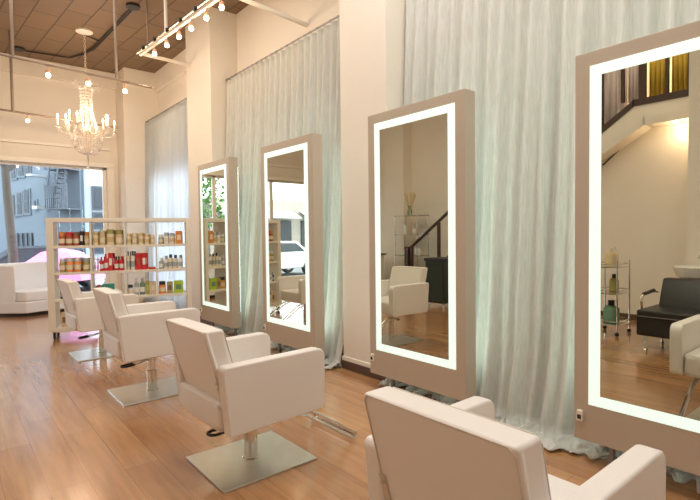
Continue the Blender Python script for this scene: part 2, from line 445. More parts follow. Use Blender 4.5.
# ------------------------------------------------------------------ lit mirror panels
XM = 2.90
def make_mirror():
    t = thing('lit_mirror', 'x', 'mirror')
    W, m_, zb, zt, pb, pt = 0.874, 0.0875, 0.370, 2.352, 0.147, 2.436   # local: y=0 is far edge of light border, going -y
    th = 0.125
    b = MB(); b.box(0.0, th, -W-m_, m_, pb, pt)
    p = b.build('panel', M_panel, t, bevel=0.004, seg=2)
    for yy in (-W+0.05, -0.09):
        b = MB(); b.box(0.095, th, yy-0.012, yy+0.012, 0, pb); b.build('foot', M_grey, t)
    lw, lh = 0.066, 0.062
    b = MB(); e = 0.004
    b.box(-e, 0.01, -lw, 0, zb, zt); b.box(-e, 0.01, -W, -W+lw, zb, zt)
    b.box(-e, 0.01, -W+lw, -lw, zt-lh, zt); b.box(-e, 0.01, -W+lw, -lw, zb, zb+lh)
    b.build('light_border', M_led, t, smooth=False)
    for yy in (-W-m_+0.05, m_-0.05):
        b = MB(); b.tube([(th+0.012, yy, 0.35), (th+0.012, yy, pt-0.12)], 0.012, 8); b.build('back_tube', M_tube, t)
    b = MB(); b.box(-0.003, 0.01, -W+lw, -lw, zb+lh, zt-lh); b.build('mirror_glass', M_mirror, t, smooth=False)
    b = MB(); b.box(-0.018, 0.0, 0.03, 0.065, 0.26, 0.325); so = b.build('outlet_box', M_trim, t, bevel=0.004)
    b = MB(); b.box(-0.022, -0.017, 0.037, 0.058, 0.275, 0.30); b.build('socket_face', M_black, so)
    return t
mp = make_mirror()
mir = [(1.299, 'tall lit mirror at the right edge, reflecting yellow panels and a black shampoo chair'),
       (3.148, 'tall lit mirror second from the right, reflecting a dark stair handrail'),
       (5.060, 'tall lit mirror third from the right, reflecting the street and a white chair'),
       (6.948, 'tall lit mirror farthest away, reflecting the stocked product shelf')]
for i, (y, lab) in enumerate(mir):
    o = mp if i == 0 else copy_tree(mp)
    o.location = (XM, y, 0); o.rotation_euler = (0, 0, R(0.6 if i == 2 else 0)); tag(o, lab, 'mirror', 'tall lit wall mirrors')

# ------------------------------------------------------------------ curtains
def gapw(y, gaps):
    w = 0
    for a, c in gaps:
        e = 0.10
        if a-e < y < c+e:
            w = max(w, min(1, (y-a+e)/(2*e), (c+e-y)/(2*e)))
    return w*w*(3-2*w)
def curtain(name, y0, y1, ztop, gaps, label, seed, fold=0.13, xc=3.40, xrest=3.17, puddle=0.15, gflare=0.06, m=None):
    rnd = random.Random(seed)
    step = 0.012; N = int((y1-y0)/step)
    ph = [rnd.uniform(0, 6.28) for _ in range(6)]
    def wave(y, z):
        k = 2*PI/fold
        s = math.sin(k*y+1.1*math.sin(2.3*y+ph[0])+0.35*math.sin(1.1*z+ph[1]))
        s2 = math.sin(k*0.43*y+ph[2]+0.3*z)
        lo = max(0, min(1, (ztop-z)/1.5))
        return 0.032*s*(0.75+0.25*lo)+0.030*s2*lo
    zs = [ztop-(ztop-0.03)*(i/46)**0.92 for i in range(47)]
    rows = []
    for z in zs:
        row = []
        for i in range(N+1):
            y = y0+(y1-y0)*i/N; g = gapw(y, gaps)
            d = max(0, 1-z/0.7); base = xc-(xc-xrest)*(1-z/ztop)**1.3
            base -= (0.04+g*gflare)*d*d
            x = base+wave(y, z)*(1+0.5*d)
            x = max(min(x, 3.57), 3.05)
            row.append((x, y, z))
        rows.append(row)
    # puddled hem, folded irregularly on the floor
    last = rows[-1]
    for j in range(1, 9):
        f = j/8; row = []
        for i, (x, y, z) in enumerate(last):
            g = gapw(y, gaps)
            ln = puddle*(0.7+0.14*math.sin(7*y+ph[3])+0.18*math.sin(19*y+ph[4])+0.14*math.sin(43*y+ph[5]))
            ln = max(0.025, ln)*(0.75+0.5*g)
            zz = 0.006+0.045*abs(math.sin(PI*f*1.7+9*y))*(1-f)+0.022*abs(math.sin(37*y+ph[0]+4*f))*(1-0.4*f)+0.010*abs(math.sin(71*y+ph[1]-5*f))
            row.append((x-ln*f, y+0.012*math.sin(21*y+5*f), zz))
        rows.append(row)
    bm = bmesh.new()
    V = [[bm.verts.new(p) for p in r] for r in rows]
    for a, c in zip(V, V[1:]):
        for i in range(N): bm.faces.new((a[i], a[i+1], c[i+1], c[i]))
    me = bpy.data.meshes.new(name); bm.to_mesh(me); bm.free(); me.materials.append(m or M_curtain)
    for p in me.polygons: p.use_smooth = True
    o = bpy.data.objects.new(name, me); COL.objects.link(o)
    s = o.modifiers.new('thick', 'SOLIDIFY'); s.thickness = 0.002
    return tag(o, label, 'curtain', 'silver linen curtains along the mirror wall')
curtain('curtain', -1.2, 3.235, 3.80, [(1.35, 2.2)], 'long silver curtain between and behind the two nearest mirrors', 3)
curtain('curtain', 3.945, 7.06, 3.77, [(3.6, 4.1)], 'silver curtain on a rod behind the third mirror from the right, between the two pillars', 5, gflare=0.03)
curtain('curtain', 8.05, 10.73, 3.78, [], 'bluish backlit curtain in the far bay above the product shelf', 9, xc=3.31, xrest=3.28, puddle=0.06, m=M_sheer)
def rod(y0, y1, z, label, x=3.40):
    t = thing('curtain_rod', label, 'curtain rod', (x, y0, z), 0, 'thin metal curtain rods')
    b = MB(); b.tube([(0, 0, 0.03), (0, y1-y0, 0.03)], 0.010, 8); b.build('pole', M_grey, t)
    b = MB()
    for yy in (0.03, (y1-y0)-0.03):
        b = MB(); b.box(-0.01, 3.599-x, yy-0.01, yy+0.01, 0.015, 0.045); b.build('wall_bracket', M_grey, t)
    n = int((y1-y0)/0.13)
    for k in range(n):
        b = MB(); y = 0.07+k*(y1-y0-0.14)/(n-1); b.tube([(0.017*math.cos(q*PI/4), y, 0.024+0.017*math.sin(q*PI/4)) for q in range(8)], 0.0025, 5, closed=True)
        b.build('curtain_ring', M_grey, t)
rod(3.94, 7.07, 3.77, 'thin rod carrying the curtain between the two pillars')
rod(8.03, 10.74, 3.78, 'thin rod carrying the backlit curtain in the far bay', 3.31)
rod(-1.2, 3.24, 3.80, 'thin rod carrying the curtain behind the nearest mirrors')

# ------------------------------------------------------------------ product shelf on casters
SA = math.atan2(-0.309, 0.951)
SX, SY = 1.02, 7.65
SL, SD = 1.85, 0.34
TOPZ, BZ = 1.66, [1.28, 0.915, 0.55, 0.16]
def rat2u(px_ratio): return (SY*px_ratio-SX)/(0.951+0.309*px_ratio)
st = thing('product_shelf', 'wide cream open shelf unit on casters, stocked with hair products', 'shelf unit', (SX, SY, 0), SA)
b = MB()
b.box(0, 0.085, 0, SD, 0.112, TOPZ); b.build('end_panel', M_shelf, st, bevel=0.004, seg=2)
b = MB(); b.box(SL-0.06, SL, 0, SD, 0.112, TOPZ); b.build('end_panel', M_shelf, st, bevel=0.004, seg=2)
b = MB(); b.box(0.085, SL-0.06, 0, SD, TOPZ-0.055, TOPZ); b.build('top_board', M_shelf, st, bevel=0.003, seg=2)
for k, z in enumerate(BZ):
    b = MB(); b.box(0.085, SL-0.06, 0.004, SD-0.004, z-(0.035 if k < 3 else 0.06), z); b.build('shelf_board', M_shelf, st, bevel=0.003, seg=2)
divs = [rat2u(r) for r in (0.2035, 0.2633, 0.3225)]
edges = [0.085]+divs+[SL-0.06]
for u in divs:
    b = MB(); b.box(u-0.012, u+0.012, 0.01, SD-0.01, 0.16, TOPZ-0.055); b.build('divider', M_shelf, st, bevel=0.002, seg=2)
for (u, v) in ((0.06, 0.05), (SL-0.06, 0.05), (0.06, SD-0.05), (SL-0.06, SD-0.05)):
    b = MB(); b.box(u-0.03, u+0.03, v-0.03, v+0.03, 0.10, 0.112); b.box(u-0.024, u-0.016, v-0.012, v+0.012, 0.04, 0.104); b.box(u+0.016, u+0.024, v-0.012, v+0.012, 0.04, 0.104)
    c = b.build('caster', M_steel, st, bevel=0.002, seg=2)
    b = MB(); b.lathe([(0, -0.012), (0.044, -0.014), (0.048, -0.008), (0.048, 0.008), (0.044, 0.014), (0, 0.012)], (0, 0, 0), 18, Matrix.Translation((u, v, 0.048)) @ Matrix.Rotation(PI/2, 4, 'Y'))
    b.build('wheel', M_black, c)

MW = Matrix.Translation((SX, SY, 0)) @ Matrix.Rotation(SA, 4, 'Z')
def pmat(key, col, rough=0.4, **k): return mat('product_'+key, col, rough, noise=(25, 0.06), **k)
PM = dict(red=pmat('red', (0.62, 0.02, 0.03)), rust=pmat('rust', (0.42, 0.10, 0.05)), amber=pmat('amber', (0.62, 0.25, 0.06)), orange=pmat('orange', (0.85, 0.30, 0.07)),
          olive=pmat('olive', (0.38, 0.34, 0.09)), gold=pmat('gold', (0.62, 0.47, 0.24)), cream=pmat('cream', (0.78, 0.68, 0.50)), white=pmat('white', (0.82, 0.80, 0.75)),
          grey=pmat('grey', (0.40, 0.43, 0.42)), teal=pmat('teal', (0.04, 0.30, 0.22)), green=pmat('green', (0.14, 0.27, 0.17)), lime=pmat('lime', (0.42, 0.58, 0.04)),
          tan=pmat('tan', (0.66, 0.52, 0.30)), black=pmat('black', (0.03, 0.03, 0.03)), brown=pmat('brown', (0.23, 0.12, 0.06)), silver=pmat('silver', (0.68, 0.68, 0.70), metal=0.3))
ordw = ['leftmost', 'second from left', 'third from left', 'fourth from left', 'fifth from left', 'sixth from left', 'seventh from left', 'eighth from left']
bayw = ['left bay', 'second bay', 'third bay', 'right bay']
tierw = ['top tier', 'second tier', 'third tier', 'bottom tier']
def product(kind, colr, cap, lab, z, u, w, h, v, tierbay, rz=0):
    loc = MW @ Vector((u, v, z))
    r = w/2
    t = thing(kind, lab, kind.split('_')[-1], loc, SA+rz, tierbay)
    if kind == 'product_jar':
        b = MB(); hb = h*0.72
        b.lathe([(0, 0), (r*0.92, 0), (r, 0.006), (r, hb-0.008), (r*0.86, hb), (0, hb)], n=18); b.build('jar_body', PM[colr], t)
        b = MB(); b.lathe([(0, hb), (r*0.90, hb), (r*0.90, h-0.006), (r*0.8, h), (0, h)], n=18); b.build('lid', PM[cap], t)
        b = MB(); b.lathe([(r*1.012, hb*0.25), (r*1.012, hb*0.7)], n=18); 
        b.build('jar_label', PM['cream' if colr != 'cream' else 'gold'], t)
    elif kind in ('product_bottle', 'pump_bottle'):
        b = MB(); hb = h*0.76
        b.lathe([(0, 0), (r*0.92, 0), (r, 0.006), (r, hb*0.86), (r*0.8, hb*0.95), (r*0.38, hb), (0, hb)], n=16); b.build('bottle_body', PM[colr], t)
        b = MB(); b.lathe([(0, hb), (r*0.5, hb), (r*0.5, h-0.004), (r*0.4, h), (0, h)], n=14)
        if kind == 'pump_bottle': b.box(-r*0.9, r*0.2, -0.006, 0.006, h-0.012, h)
        b.build('cap', PM[cap], t)
        b = MB(); b.lathe([(r*1.012, hb*0.22), (r*1.012, hb*0.62)], n=16)
        b.build('bottle_label', PM['white' if colr in ('red', 'green', 'grey', 'olive') else 'grey'], t)
    else:
        b = MB(); b.box(-r, r, -min(r, 0.05), min(r, 0.05), 0, h); b.build('carton', PM[colr], t, bevel=0.0015, seg=1)
        d = min(r, 0.05)
        b = MB(); b.box(-r*0.6, r*0.6, -d-0.001, -d, h*0.3, h*0.7); b.build('printed_patch', PM[cap], t, smooth=False)
def row(tier, bay, items):
    """items: (kind, body colour, cap colour, ratio_left, ratio_right, height)"""
    n = len(items)
    for i, (kind, c, cap, ra, rb, h) in enumerate(items):
        u0, u1 = rat2u(ra), rat2u(rb); u0 = max(u0, edges[bay]+0.02); u1 = min(u1, edges[bay+1]-0.016)
        w = max(0.026, (u1-u0)*0.985-0.001)
        nm = {'jar': 'product_jar', 'bottle': 'product_bottle', 'box': 'product_box', 'pump': 'pump_bottle'}[kind]
        what = {'jar': '%s jar with %s lid' % (c, cap), 'bottle': '%s bottle with %s cap' % (c, cap), 'box': '%s box with %s patch' % (c, cap), 'pump': '%s pump bottle with %s top' % (c, cap)}[kind]
        lab = '%s, %s, %s, %s of product shelf' % (what, ordw[i] if n > 1 else 'alone', bayw[bay], tierw[tier])
        product(nm, c, cap, lab, BZ[tier]+0.0003, (u0+u1)/2, w, h, 0.05+w/2 if kind != 'box' else 0.09, 'products on the %s of the shelf' % tierw[tier])
        if tier < 2 and not (c == 'red' and h < 0.1):
            lab2 = 'back row %s %s, %s, %s, %s' % (c, nm.split('_')[-1], ordw[i], bayw[bay], tierw[tier])
            product(nm, c, cap, lab2, BZ[tier]+0.0003, min((u0+u1)/2+0.022, edges[bay+1]-0.016-w/2), w*0.86, h*0.97, 0.23+w/2 if kind != 'box' else 0.26, 'products on the %s of the shelf' % tierw[tier])
def px2r(px): # picture column to x/y direction ratio along the floor
    a = R(39.627)+math.atan((px-350)/485.75); return math.tan(a)
def rowpx(tier, bay, items): row(tier, bay, [(k, c, cp, px2r(a), px2r(c2), h) for (k, c, cp, a, c2, h) in items])
rowpx(0, 0, [('jar', 'rust', 'amber', 57.5, 64, .19), ('jar', 'rust', 'red', 65, 71.5, .19), ('jar', 'rust', 'brown', 72.5, 78.5, .19), ('box', 'black', 'white', 79, 83, .2), ('jar', 'gold', 'amber', 84, 89.5, .19)])
rowpx(0, 1, [('jar', 'cream', 'gold', 92.5, 98, .19), ('jar', 'gold', 'tan', 99, 105, .21), ('jar', 'cream', 'olive', 106, 114, .22), ('jar', 'tan', 'olive', 115, 123.5, .21)])
rowpx(0, 2, [('jar', 'cream', 'tan', 126.5, 131, .16), ('jar', 'tan', 'cream', 132, 137, .17), ('jar', 'cream', 'gold', 138.5, 143.5, .17), ('jar', 'cream', 'tan', 144.5, 149.5, .15), ('jar', 'tan', 'cream', 150.5, 155, .14)])
rowpx(0, 3, [('jar', 'grey', 'white', 158.5, 163, .14), ('jar', 'white', 'grey', 164, 169, .17), ('jar', 'cream', 'grey', 170, 175, .16), ('box', 'amber', 'cream', 176, 182.5, .19)])
rowpx(1, 0, [('jar', 'olive', 'silver', 57.5, 63.5, .19), ('jar', 'orange', 'silver', 64.5, 71.5, .20), ('jar', 'orange', 'silver', 72.5, 79.5, .20), ('jar', 'olive', 'grey', 81.5, 89.5, .19)])
rowpx(1, 1, [('bottle', 'white', 'cream', 92.5, 95, .19), ('bottle', 'cream', 'cream', 95.5, 98, .16), ('bottle', 'red', 'red', 98.5, 102.5, .20), ('bottle', 'red', 'red', 103, 107, .24), ('box', 'red', 'white', 107.5, 112, .25), ('bottle', 'red', 'black', 113.3, 117.6, .20), ('bottle', 'red', 'red', 118.5, 123.5, .20)])
rowpx(1, 2, [('bottle', 'cream', 'black', 126, 129.2, .27), ('bottle', 'white', 'black', 130, 134.5, .27), ('box', 'red', 'rust', 135.5, 140.5, .24), ('box', 'red', 'white', 141, 146, .24), ('box', 'red', 'rust', 147.5, 155, .03)])
rowpx(1, 3, [('bottle', 'grey', 'white', 158.5, 162.5, .16), ('bottle', 'white', 'grey', 163.5, 167.5, .19), ('bottle', 'cream', 'black', 168, 172, .21), ('bottle', 'cream', 'black', 173, 177, .20), ('bottle', 'white', 'grey', 178, 182, .20)])
rowpx(2, 0, [('bottle', 'black', 'grey', 57.5, 62, .16), ('box', 'white', 'grey', 63, 70, .12)])
rowpx(2, 1, [('jar', 'brown', 'rust', 94.5, 99.5, .17), ('box', 'teal', 'green', 101, 113, .18)])
rowpx(2, 2, [('jar', 'silver', 'black', 126, 132, .15), ('bottle', 'grey', 'silver', 133, 138, .24), ('bottle', 'green', 'grey', 138.5, 144, .24), ('box', 'olive', 'lime', 144.5, 148.5, .20), ('box', 'tan', 'cream', 149, 155, .18)])
rowpx(2, 3, [('jar', 'orange', 'black', 157.5, 165, .18), ('box', 'olive', 'brown', 166, 172, .17), ('box', 'lime', 'green', 173, 182.5, .18)])
rowpx(3, 0, [('box', 'tan', 'brown', 58, 64.5, .20), ('box', 'cream', 'tan', 66, 74, .14)])
rowpx(3, 2, [('box', 'white', 'grey', 127, 135, .14)])

# ------------------------------------------------------------------ chandelier
CHX, CHY, CHZ = 1.88, 9.21, 4.86
t = thing('chandelier', 'crystal chandelier with candle bulbs hanging by a chain before the storefront', 'chandelier', (CHX, CHY, CHZ))
b = MB(); b.lathe([(0, 0), (0.13, 0), (0.13, -0.02), (0.06, -0.045), (0.02, -0.05), (0, -0.05)], n=24); b.build('canopy', M_trim, t)
b = MB(); z = -0.05; k = 0
while z > -0.90:
    q = [(0.016*math.cos(a*PI/4), 0, z-0.025+0.03*math.sin(a*PI/4)) for a in range(8)]
    if k % 2: q = [(0, x, zz) for x, _, zz in q]
    b.tube(q, 0.004, 5, closed=True); z -= 0.045; k += 1
b.build('chain', M_rail, t)
b = MB(); b.lathe([(0.012, -0.90), (0.03, -0.93), (0.012, -0.97), (0.02, -1.1), (0.045, -1.2), (0.02, -1.3), (0.025, -1.6), (0.055, -1.66), (0.02, -1.72), (0.02, -2.0), (0, -2.28)], n=14)
b.build('stem', M_rail, t)
b = MB()
for r_, z_ in ((0.11, -0.98), (0.20, -1.70), (0.23, -1.84), (0.20, -1.95)):
    b = MB(); b.tube([(r_*math.cos(a*PI/12), r_*math.sin(a*PI/12), z_) for a in range(24)], 0.008, 6, closed=True); b.build('crystal_ring', M_rail, t)
b = MB()
def bead(p, r=0.011): b.ball(p, r, 5)
for k in range(24):                        # strands from crown to waist
    a = 2*PI*k/24
    for j in range(15):
        f = j/14; r_ = 0.10+0.10*f**1.6-0.035*math.sin(PI*f); bead((r_*math.cos(a), r_*math.sin(a), -0.99-0.70*f), 0.010)
for k in range(28):                        # basket
    a = 2*PI*k/28
    for j in range(9):
        f = j/8; r_ = 0.23*math.cos(f*PI/2*0.93); bead((r_*math.cos(a), r_*math.sin(a), -1.84-0.22*math.sin(f*PI/2)), 0.012)
    for j in range(3): bead((0.235*math.cos(a), 0.235*math.sin(a), -1.77-0.035*j), 0.012)
    bead((0.21*math.cos(a), 0.21*math.sin(a), -1.74), 0.012)
for k in range(10):                        # crown sprays
    a = 2*PI*k/10
    for j in range(5):
        f = j/4; bead(((0.13+0.08*math.sin(f*PI*0.7))*math.cos(a), (0.13+0.08*math.sin(f*PI*0.7))*math.sin(a), -0.95+0.10*math.sin(f*PI)-0.03*f), 0.011)
tag(b.build('crystal_strands', M_crystal, t), kind='stuff')
b = MB(); b.ball((0, 0, -2.30), 0.032, 8); b.build('finial', M_crystal, t)
arm0 = None
for k in range(12):
    a = 360/12*k; rr = 0.43 if k % 2 == 0 else 0.33; zz = -1.55 if k % 2 == 0 else -1.50
    b = MB(); ca, sa = math.cos(R(a)), math.sin(R(a))
    P = [(0.03, -1.66), (0.12, -1.73), (0.22, -1.76), (rr-0.06, -1.74), (rr, zz-0.10)]
    b.tube([(r_*ca, r_*sa, z_) for r_, z_ in P], 0.007, 6)
    b.lathe([(0.0, zz-0.10), (0.035, zz-0.09), (0.04, zz-0.08), (0, zz-0.08)], (rr*ca, rr*sa, 0), 10)
    arm = b.build('candle_arm', M_rail, t)
    b = MB(); b.lathe([(0.011, zz-0.08), (0.011, zz+0.04), (0, zz+0.04)], (rr*ca, rr*sa, 0), 8); b.build('candle', M_trim, arm)
    b = MB(); b.lathe([(0, zz+0.04), (0.013, zz+0.055), (0.015, zz+0.07), (0.006, zz+0.10), (0, zz+0.115)], (rr*ca, rr*sa, 0), 8); b.build('bulb', M_bulb, arm)
    b = MB()
    for j in range(3): b.ball((rr*ca, rr*sa, zz-0.12-0.035*j), 0.012, 5)
    for q in range(6):
        b.ball(((rr+0.035*math.cos(q*PI/3))*ca-0.035*math.sin(q*PI/3)*sa, (rr+0.035*math.cos(q*PI/3))*sa+0.035*math.sin(q*PI/3)*ca, zz-0.11), 0.009, 5)
    b.build('crystal_drop', M_crystal, arm)
for k in range(4):
    a = k*PI/2+0.4; point('chandelier_glow', (CHX+0.5*math.cos(a), CHY+0.5*math.sin(a), CHZ-1.42), 16, WARM, 0.05)
point('chandelier_glow', (CHX, CHY, CHZ-1.35), 10, WARM, 0.05)

# ------------------------------------------------------------------ track lights
def lamp(par, p, name='spot_lamp', drop=0.06, tilt=0):
    b = MB(); b.tube([(p[0], p[1], p[2]), (p[0], p[1], p[2]-drop)], 0.008, 6)
    b.lathe([(0.012, -drop), (0.028, -drop-0.01), (0.029, -drop-0.045), (0, -drop-0.045)], p, 12)
    h = b.build(name, M_socket, par)
    b = MB(); b.lathe([(0, -drop-0.042), (0.022, -drop-0.048), (0.030, -drop-0.070), (0.022, -drop-0.092), (0, -drop-0.10)], p, 14)
    b.build('bulb', M_bulb, h)
YT = 7.2
t = thing('track_light', 'upper thin track of spot lamps on ceiling pipes, crossing before the front wall', 'track light', (0, YT, 0))
b = MB(); b.tube([(-1.2, 0, 3.61), (0.55, 0, 3.60), (2.32, 0, 3.52)], 0.016, 8); b.build('rail', M_pipe, t)
for x, z0 in ((0.68, 3.60), (1.85, 3.54), (-0.9, 3.6)):
    b = MB(); b.tube([(x, 0, z0), (x, 0, ZC)], 0.018, 8); b.lathe([(0.05, ZC-0.02), (0.05, ZC), (0, ZC)], (x, 0, 0), 12); b.build('ceiling_pipe', M_pipe, t)
lights = []
for x, z in ((1.045, 3.575), (1.50, 3.555), (1.955, 3.535)):
    lamp(t, (x, 0, z)); lights.append((x, YT, z-0.22))
t2 = thing('track_light', 'lower thin track with one spot lamp, running behind the chandelier', 'track light', (0, 9.95, 0))
q = 9.95/7.2
def fz2(z): return 1.4+(z-1.4)*q
b = MB(); b.tube([(-1.2*q, 0, fz2(2.96)), (0.55*q, 0, fz2(2.94)), (1.84*q, 0, fz2(2.89))], 0.018, 8); b.build('rail', M_pipe, t2)
lamp(t2, (0.81*q, 0, fz2(2.93)), drop=0.05); lights.append((0.81*q, 9.95, fz2(2.93)-0.21))
b = MB(); b.tube([(0.66*q, 0, fz2(2.935)), (0.66*q, 0, ZC)], 0.022, 8); b.build('ceiling_pipe', M_pipe, t2)
# near whitish double rail running down the mirror wall
A = Vector((2.28, 7.54, 4.08)); B = Vector((2.52, 4.45, 4.10)); D = (B-A)
t3 = thing('track_light', 'pale double track with six glowing lamps beside the tall pillar', 'track light', (0, 0, 0))
b = MB(); b.tube([A, B], 0.028, 8); b.tube([A+Vector((0.05, 0.35, 0.12)), B+Vector((0.05, 0, 0.12))], 0.010, 6); b.build('rail', M_rail, t3)
b = MB(); b.tube([A+Vector((-0.03, 0.1, 0.06)), B+Vector((-0.03, 0, 0.06))], 0.006, 6)
for k in range(8):
    p = A+D*(0.05+k*0.13); b.box(p.x-0.04, p.x+0.0, p.y-0.012, p.y+0.012, p.z+0.02, p.z+0.075)
b.build('cable', M_black, t3)
b = MB(); b.tube([(2.33, 6.6, 4.1), (2.33, 6.6, ZC)], 0.022, 8); b.build('ceiling_rod', M_trim, t3)
b = MB(); b.tube([(2.31, 7.30, 4.1), (2.31, 7.30, ZC)], 0.012, 8); b.build('ceiling_rod', M_pipe, t3)
for (p0, p1) in (((2.30, 7.45, 4.06), (XP, 7.9, 4.20)), ((2.47, 5.0, 4.05), (XR, 5.15, 4.05))):
    b = MB(); b.tube([p0, p1], 0.028, 8); b.build('wall_arm', M_trim, t3)
for k, f in enumerate((0.16, 0.29, 0.41, 0.52, 0.645, 0.76, 0.93)):
    p = A+D*f; off = 0
    lamp(t3, (p.x+off, p.y, p.z)); lights.append((p.x+off, p.y, p.z-0.22))
for (x, y, z) in lights: point('track_lamp_glow', (x-0.0, y, z-0.03), 5.5, WARM, 0.04)

# electric conduit and boxes on the ceiling
t = thing('ceiling_conduit', 'dark cable run clipped to the brown ceiling', 'cable')
zc = ZC-0.025
P = [(1.14, 10.78, zc), (1.90, 10.68, zc), (2.05, 10.34, zc), (2.15, 9.95, zc), (2.24, 7.83, zc)]
b = MB(); b.tube(P, 0.012, 6); b.tube([(p[0]+0.035, p[1]-0.02, p[2]) for p in P], 0.010, 6); b.tube([(2.16, 9.46, zc), (2.0, 9.36, zc), (1.88, 9.31, zc)], 0.012, 6); b.build('cable', M_black, t)
for x, y in ((1.11, 10.75), (2.25, 7.75)):
    b = MB(); b.lathe([(0, 0), (0.10, 0), (0.10, -0.035), (0, -0.04)], (x, y, ZC), 16); b.build('junction_box', M_black, t)

# ------------------------------------------------------------------ white corner sofa by the window
M_sofa = mat('white_leather', (0.87, 0.88, 0.91), 0.42, noise=(6, 0.02))
def sofa(loc, rz, label):
    t = thing('lounge_sofa', label, 'sofa', loc, rz)
    b = MB(); b.prism([(-0.25, -0.42), (0, -0.80), (0.76, -0.80), (0.76, 0), (-0.25, 0)], 2, 0.06, 0.26); b.build('base', M_sofa, t, bevel=0.02)
    b = MB(); b.prism([(-0.08, -0.67), (0.01, -0.79), (0.75, -0.79), (0.75, -0.16), (-0.08, -0.16)], 2, 0.262, 0.445); b.build('seat', M_sofa, t, bevel=0.03, seg=4)
    b = MB(); b.pad(-0.25, 0.76, -0.16, 0, 0.24, 0.93, (0, 0, 0), 4); b.prism([(-0.25, -0.41), (-0.09, -0.65), (-0.09, -0.1), (-0.25, -0.1)], 2, 0.24, 0.92); b.build('backrest', M_sofa, t, bevel=0.04, seg=4)
    b = MB(); b.prism([(-0.21, -0.40), (0.02, -0.76), (0.72, -0.76), (0.72, -0.04), (-0.21, -0.04)], 2, 0, 0.06); b.build('plinth', M_black, t)
sofa((0.80, 10.965, 0), R(17), 'white leather corner sofa module at the left edge beneath the window')

# ------------------------------------------------------------------ left side of the room, seen in the mirrors
M_stairdark = mat('dark_stained_wood', (0.045, 0.022, 0.016), 0.4, noise=(14, 0.25))
M_yellow = mat('ochre_drape', (0.62, 0.42, 0.06), 0.6, noise=(9, 0.15), emis=None)
M_lilac = mat('lilac_drape', (0.76, 0.64, 0.62), 0.7, noise=(9, 0.1))
XS = -2.4
def zs_(y): return 3.36-(y-3.0)*0.70
b = MB()
b.prism([(YF, 0), (7.76, 0), (3.0, 3.30), (YF, 3.30)], 0, XS-0.08, XS)          # plaster side under loft and stair
b.box(XS, XS+0.55, 2.1, 2.75, 0, 0.0001)
st_w = struct(b.build('wall_stair', M_wall, smooth=False))
b = MB(); b.box(XL, XS-0.08, YF, 3.0, 3.18, 3.30); struct(b.build('trim_5', M_wall, smooth=False))
t = thing('staircase', 'plaster staircase with dark handrail rising along the left wall, seen in the mirrors', 'staircase', (XS, 0, 0))
b = MB(); n = 17
for k in range(n):
    y1 = 7.70-k*0.276; z1 = (k+1)*0.194
    b.box(-0.98, -0.085, y1-0.30, y1, z1-0.194 if k else 0, z1)
b.build('steps', M_wall, t)
b = MB(); b.prism([(7.80, 0.0), (7.80, 0.10), (3.0, 3.40), (3.0, 3.30)], 0, -0.09, 0.02); b.prism([(YF, 3.30), (3.02, 3.30), (3.02, 3.40), (YF, 3.40)], 0, -0.09, 0.02)
b.build('stringer', M_stairdark, t)
b = MB(); b.tube([(0.0-0.03, 7.85, 0.98), (-0.03, 3.05, 4.34), (-0.03, YF, 4.34)], 0.035, 10); hr = b.build('handrail', M_stairdark, t)
ys_ = [7.7, 6.9, 6.2, 5.5, 4.8, 4.1, 3.5]
for y in ys_:
    b = MB(); zb = 3.38-(y-3.0)*0.6875; b.box(-0.06, 0.0, y-0.03, y+0.03, zb, zb+0.92); b.build('baluster', M_stairdark, t, bevel=0.004)
b = MB(); b.box(-0.10, 0.03, 7.76, 7.88, 0, 1.08); b.build('newel_post', M_stairdark, t, bevel=0.008)
yb_ = [3.18, 2.90, 2.57, 2.28, 1.98, 1.65, 1.35, 1.0, 0.65]
for i, y in enumerate(yb_):
    w = 0.10 if i == 1 else 0.045
    b = MB(); b.box(-0.07, -0.01, y-w/2, y+w/2, 3.40, 4.34); b.build('baluster', M_stairdark, t, bevel=0.004)
for i, (y0, y1) in enumerate(((3.16, 3.55), (2.93, 3.15), (2.59, 2.85), (2.30, 2.55), (2.0, 2.26), (1.67, 1.96), (1.37, 1.63), (1.02, 1.33))):
    c = 'lilac' if i < 2 else 'ochre'
    # pleated hanging panel
    b = MB(); m_ = 12; pts = [(y0+(y1-y0)*j/m_, -0.16+0.02*math.sin(j*2.1)) for j in range(m_+1)]
    b.bm.verts.ensure_lookup_table()
    lo = [b.bm.verts.new((XS+x, y, 3.405 if i else 3.0)) for y, x in pts]; hi = [b.bm.verts.new((XS+x, y, 4.75)) for y, x in pts]
    for j in range(m_): b.bm.faces.new((lo[j], lo[j+1], hi[j+1], hi[j]))
    o = b.build('hanging_panel', M_lilac if i < 2 else M_yellow)
    s = o.modifiers.new('thick', 'SOLIDIFY'); s.thickness = 0.008
    cnt = ['tapered pale lilac panel at the stair top, leftmost in the big mirror', 'pale lilac panel second from left in the big mirror'] if i < 2 else None
    lab = cnt[i] if cnt else 'ochre yellow panel, %s of the yellow ones in the big mirror' % ordw[i-2]
    tag(o, lab, 'fabric panel', 'fabric panels behind the loft railing')
point('panel_fill_point', (-1.75, 2.6, 4.55), 30, (1.0, 0.9, 0.75), 0.08)  # added fill in front of the hanging panels, no lamp there
area('panel_fill_area', (-2.9, 1.8, 4.8), (0, 0, 0), 0.6, 2.4, 110, WARM)  # added fill above and behind the panels to brighten them
b = MB(); b.prism([(3.46, 2.44), (2.93, 2.90), (2.93, 2.925), (3.46, 2.465)], 0, XS, XS+0.012); struct(b.build('trim_7', M_stairdark, smooth=False))
